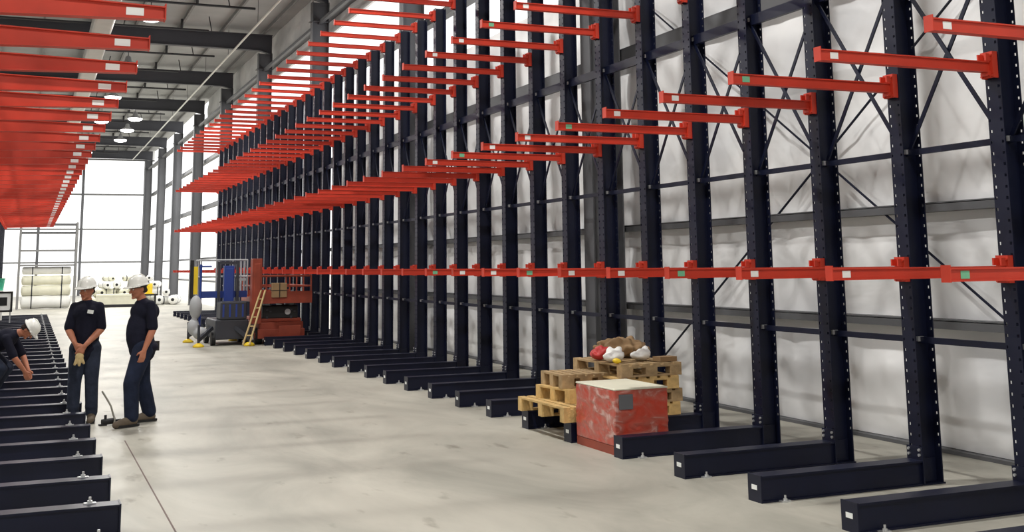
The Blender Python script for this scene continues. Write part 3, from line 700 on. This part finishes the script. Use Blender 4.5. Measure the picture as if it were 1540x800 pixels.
    for s in 'LR':
        sh, el = g('sh'+s), g('el'+s)
        Q += [('c', ch+(nk-ch)*.55+(sh-ch)*.1, .07, sh+Vector((0, 0, -.012)), .062), ('c', ch+(sh-ch)*.5, .09, sh, .06), ('c', sh, .061, sh+(el-sh)*.88, .064)]
    obj('t_shirt', blobmesh('t_shirt', Q, M[shirt], .012, 4), t, label='dark navy short-sleeved t-shirt')
    # trousers
    Q = [('b', pel, (.17, .125*bag, .12))]
    for s in 'LR':
        hi, kn, an = g('hip'+s), g('kn'+s), g('an'+s)
        Q += [('c', pel+(hi-pel)*.6, .11, hi, .108*bag), ('c', hi, .106*bag, kn, .08*bag), ('c', kn, .08*bag, an+Vector((0, 0, .03)), .072*bag), ('b', kn+(an-kn)*.75, (.078, .082, .05)), ('b', kn, (.083, .085, .06))]
    obj('trousers', blobmesh('trousers', Q, M[jeans], .012, 3), t, label='dark work jeans')
    for s in 'LR':
        an, to = g('an'+s), g('toe'+s); fl = (to-an); fl.z = 0; fl.normalize()
        base = an.z-.085
        Q = [('c', an+Vector((0, 0, .05)), .056, an-Vector((0, 0, .02)), .054), ('c', Vector((an.x, an.y, base+.055))-fl*.03, .05, to+Vector((0, 0, .012)), .043), ('c', an-Vector((0, 0, .01)), .05, to-fl*.06+Vector((0, 0, .03)), .042)]
        bo = obj('boot', blobmesh('boot', Q, M[boots], .009, 3), t, label='work boot')
        sd = Vector((-fl.y, fl.x, 0)); pts = []
        for a, wd in ((-.09, .032), (-.06, .045), (.05, .043), (.13, .05), (.185, .042), (.2, .02)):
            pts.append((an+fl*a, wd))
        so = MB()
        for (p, wd), (q, we) in zip(pts, pts[1:]):
            z0, z1 = base-.0, base+.028
            so.hexa([(p+sd*wd).xy.to_3d()+Vector((0, 0, z0)), (p-sd*wd).xy.to_3d()+Vector((0, 0, z0)), (p-sd*wd).xy.to_3d()+Vector((0, 0, z1)), (p+sd*wd).xy.to_3d()+Vector((0, 0, z1))],
                    [(q+sd*we).xy.to_3d()+Vector((0, 0, z0)), (q-sd*we).xy.to_3d()+Vector((0, 0, z0)), (q-sd*we).xy.to_3d()+Vector((0, 0, z1)), (q+sd*we).xy.to_3d()+Vector((0, 0, z1))])
        part('sole', so, M['black'], bo, label='black sole')
    return t, hp

# man 1, facing the camera, hands clasped low in front
J1 = dict(pel=(0, 0, .93), chest=(0, .0, 1.3), neck=(-.005, .005, 1.47), head=(-.01, -.02, 1.585),
    shL=(.145, 0, 1.38), shR=(-.145, 0, 1.38), elL=(.19, -.05, 1.11), elR=(-.195, -.05, 1.11), wrL=(.05, -.22, .93), wrR=(-.07, -.205, .95),
    hdL=(-.55, -.25, -.8), hnL=(-.3, .9, 0), htL=(-.6, -.2, .7), hdR=(.55, -.25, -.8), hnR=(.3, .9, .0), htR=(.6, -.2, .7), curlL=.75, curlR=.6,
    hipL=(.085, 0, .88), hipR=(-.085, 0, .88), knL=(.095, -.02, .48), knR=(-.105, -.02, .48), anL=(.1, .02, .09), anR=(-.12, .02, .09),
    toeL=(.13, -.15, .03), toeR=(-.16, -.14, .03), hem=(0, 0, .83))
m1, hp1 = person('man in white hard hat facing the camera with hands clasped low', (.66, 14.96, 0), -.28, J1, headrot=(.12, 0, -.35), scale=.985)
part('chest_badge', MB().box(-.035, .035, -.005, .005, -.022, .022), M['white'], m1, label='white chest badge', rot=(0, .15, .25), loc=(.075, -.141, 1.325))
t = obj('work_gloves', blobmesh('work_gloves', [('b', (0, 0, 0), (.05, .03, .045)), ('c', (-.02, 0, -.02), .024, (-.05, .0, -.09), .016), ('c', (.0, 0, -.03), .024, (.0, -.01, -.1), .017), ('c', (.02, 0, -.02), .022, (.05, 0, -.08), .015)], M['tan'], .007, 3), loc=(.59, 14.74, .79))
tag(t, 'tan work gloves hanging from the hands of the left man', 'gloves')
# man 2, profile, facing left
J2 = dict(pel=(0, 0.02, .93), chest=(0, .05, 1.3), neck=(0, .0, 1.46), head=(0, -.05, 1.575),
    shL=(.165, .03, 1.38), shR=(-.17, .07, 1.38), elL=(.235, .03, 1.1), elR=(-.26, .24, 1.16), wrL=(.22, -.06, .87), wrR=(-.2, .2, .95),
    hdL=(-.05, -.25, -1), hnL=(-1, .1, 0), htL=(0, -1, 0), hdR=(.2, .15, -.9), hnR=(1, 0, 0), htR=(0, -1, .3), curlL=.35, curlR=.3,
    hipL=(.09, .0, .88), hipR=(-.09, .06, .88), knL=(.11, -.15, .49), knR=(-.12, .12, .48), anL=(.11, -.13, .09), anR=(-.15, .24, .09),
    toeL=(.13, -.33, .03), toeR=(-.18, .06, .03), hem=(0, .05, .84))
m2, hp2 = person('man in white hard hat standing in profile and facing left', (1.24, 14.45, 0), -PI/2+.42, J2, jeans='jeans2', belly=.055, bag=1.14, headrot=(.15, 0, .1), scale=1.0)
part('belt_pouch', MB().box(-.06, .05, .17, .23, .84, .95), M['bootd'], m2, label='brown leather belt pouch at the back')
# man 3, stooping between the bases of the left row
J3 = dict(pel=(0, .2, .72), chest=(0, -.13, .86), neck=(0, -.3, .93), head=(0, -.42, .97),
    shL=(.16, -.17, .86), shR=(-.16, -.17, .86), elL=(.19, -.3, .6), elR=(-.19, -.3, .6), wrL=(.08, -.42, .4), wrR=(-.08, -.42, .4),
    hdL=(-.2, -.3, -.9), hnL=(-1, 0, 0), htL=(0, -1, 0), hdR=(.2, -.3, -.9), hnR=(1, 0, 0), htR=(0, -1, 0), curlL=.6, curlR=.6,
    hipL=(.09, .17, .68), hipR=(-.09, .17, .68), knL=(.13, -.12, .44), knR=(-.13, -.12, .44), anL=(.13, .08, .09), anR=(-.13, .08, .09),
    toeL=(.15, -.1, .03), toeR=(-.15, -.1, .03), hem=(0, .18, .7))
m3, hp3 = person('man in white hard hat stooping among the left rack bases', (-.38, 18.1, 0), PI/2-.3, J3, headrot=(1.0, 0, 0))

# hose and fitting on the floor between the men
pts = []
for i in range(15):
    a = i/14; pts.append((.87+.1*math.sin(a*PI)*.6+.12*a, 14.9-.45*a, .34*(1-a)**1.5+.018+.03*math.sin(a*9)*(a > .4)))
pts += [(1.0+.03*i-.0, 14.42-.03*i, .018) for i in range(1, 4)]
o = part('air_hose', MB().tube(pts, .011, 8), M['rope'], smooth=True); tag(o, 'thin grey hose drooping to the floor between the two men', 'hose')
b = MB(); b.tube([(0, 0, .04), (.14, 0, .045)], .035, 12); b.tube([(.14, 0, .045), (.22, -.02, .05)], .015, 8); b.tube([(.04, 0, .04), (.04, 0, .12)], .016, 8); b.box(-.03, .05, -.03, .03, 0, .02)
o = part('hand_tool', b, M['black'], loc=(.86, 14.55, 0), rot=(0, 0, .3)); tag(o, 'black hand tool lying on the floor by the boots', 'tool')

# ------------------------------------------------------------------ light
w = bpy.data.worlds.new('world'); bpy.context.scene.world = w; w.use_nodes = True
bg = w.node_tree.nodes['Background']; bg.inputs[0].default_value = (1, 1, 1, 1); bg.inputs[1].default_value = 1.6
vs = bpy.context.scene.view_settings
vs.view_transform = 'Standard'; vs.look = 'None'; vs.gamma = 1; vs.use_curve_mapping = False; vs.exposure = .12
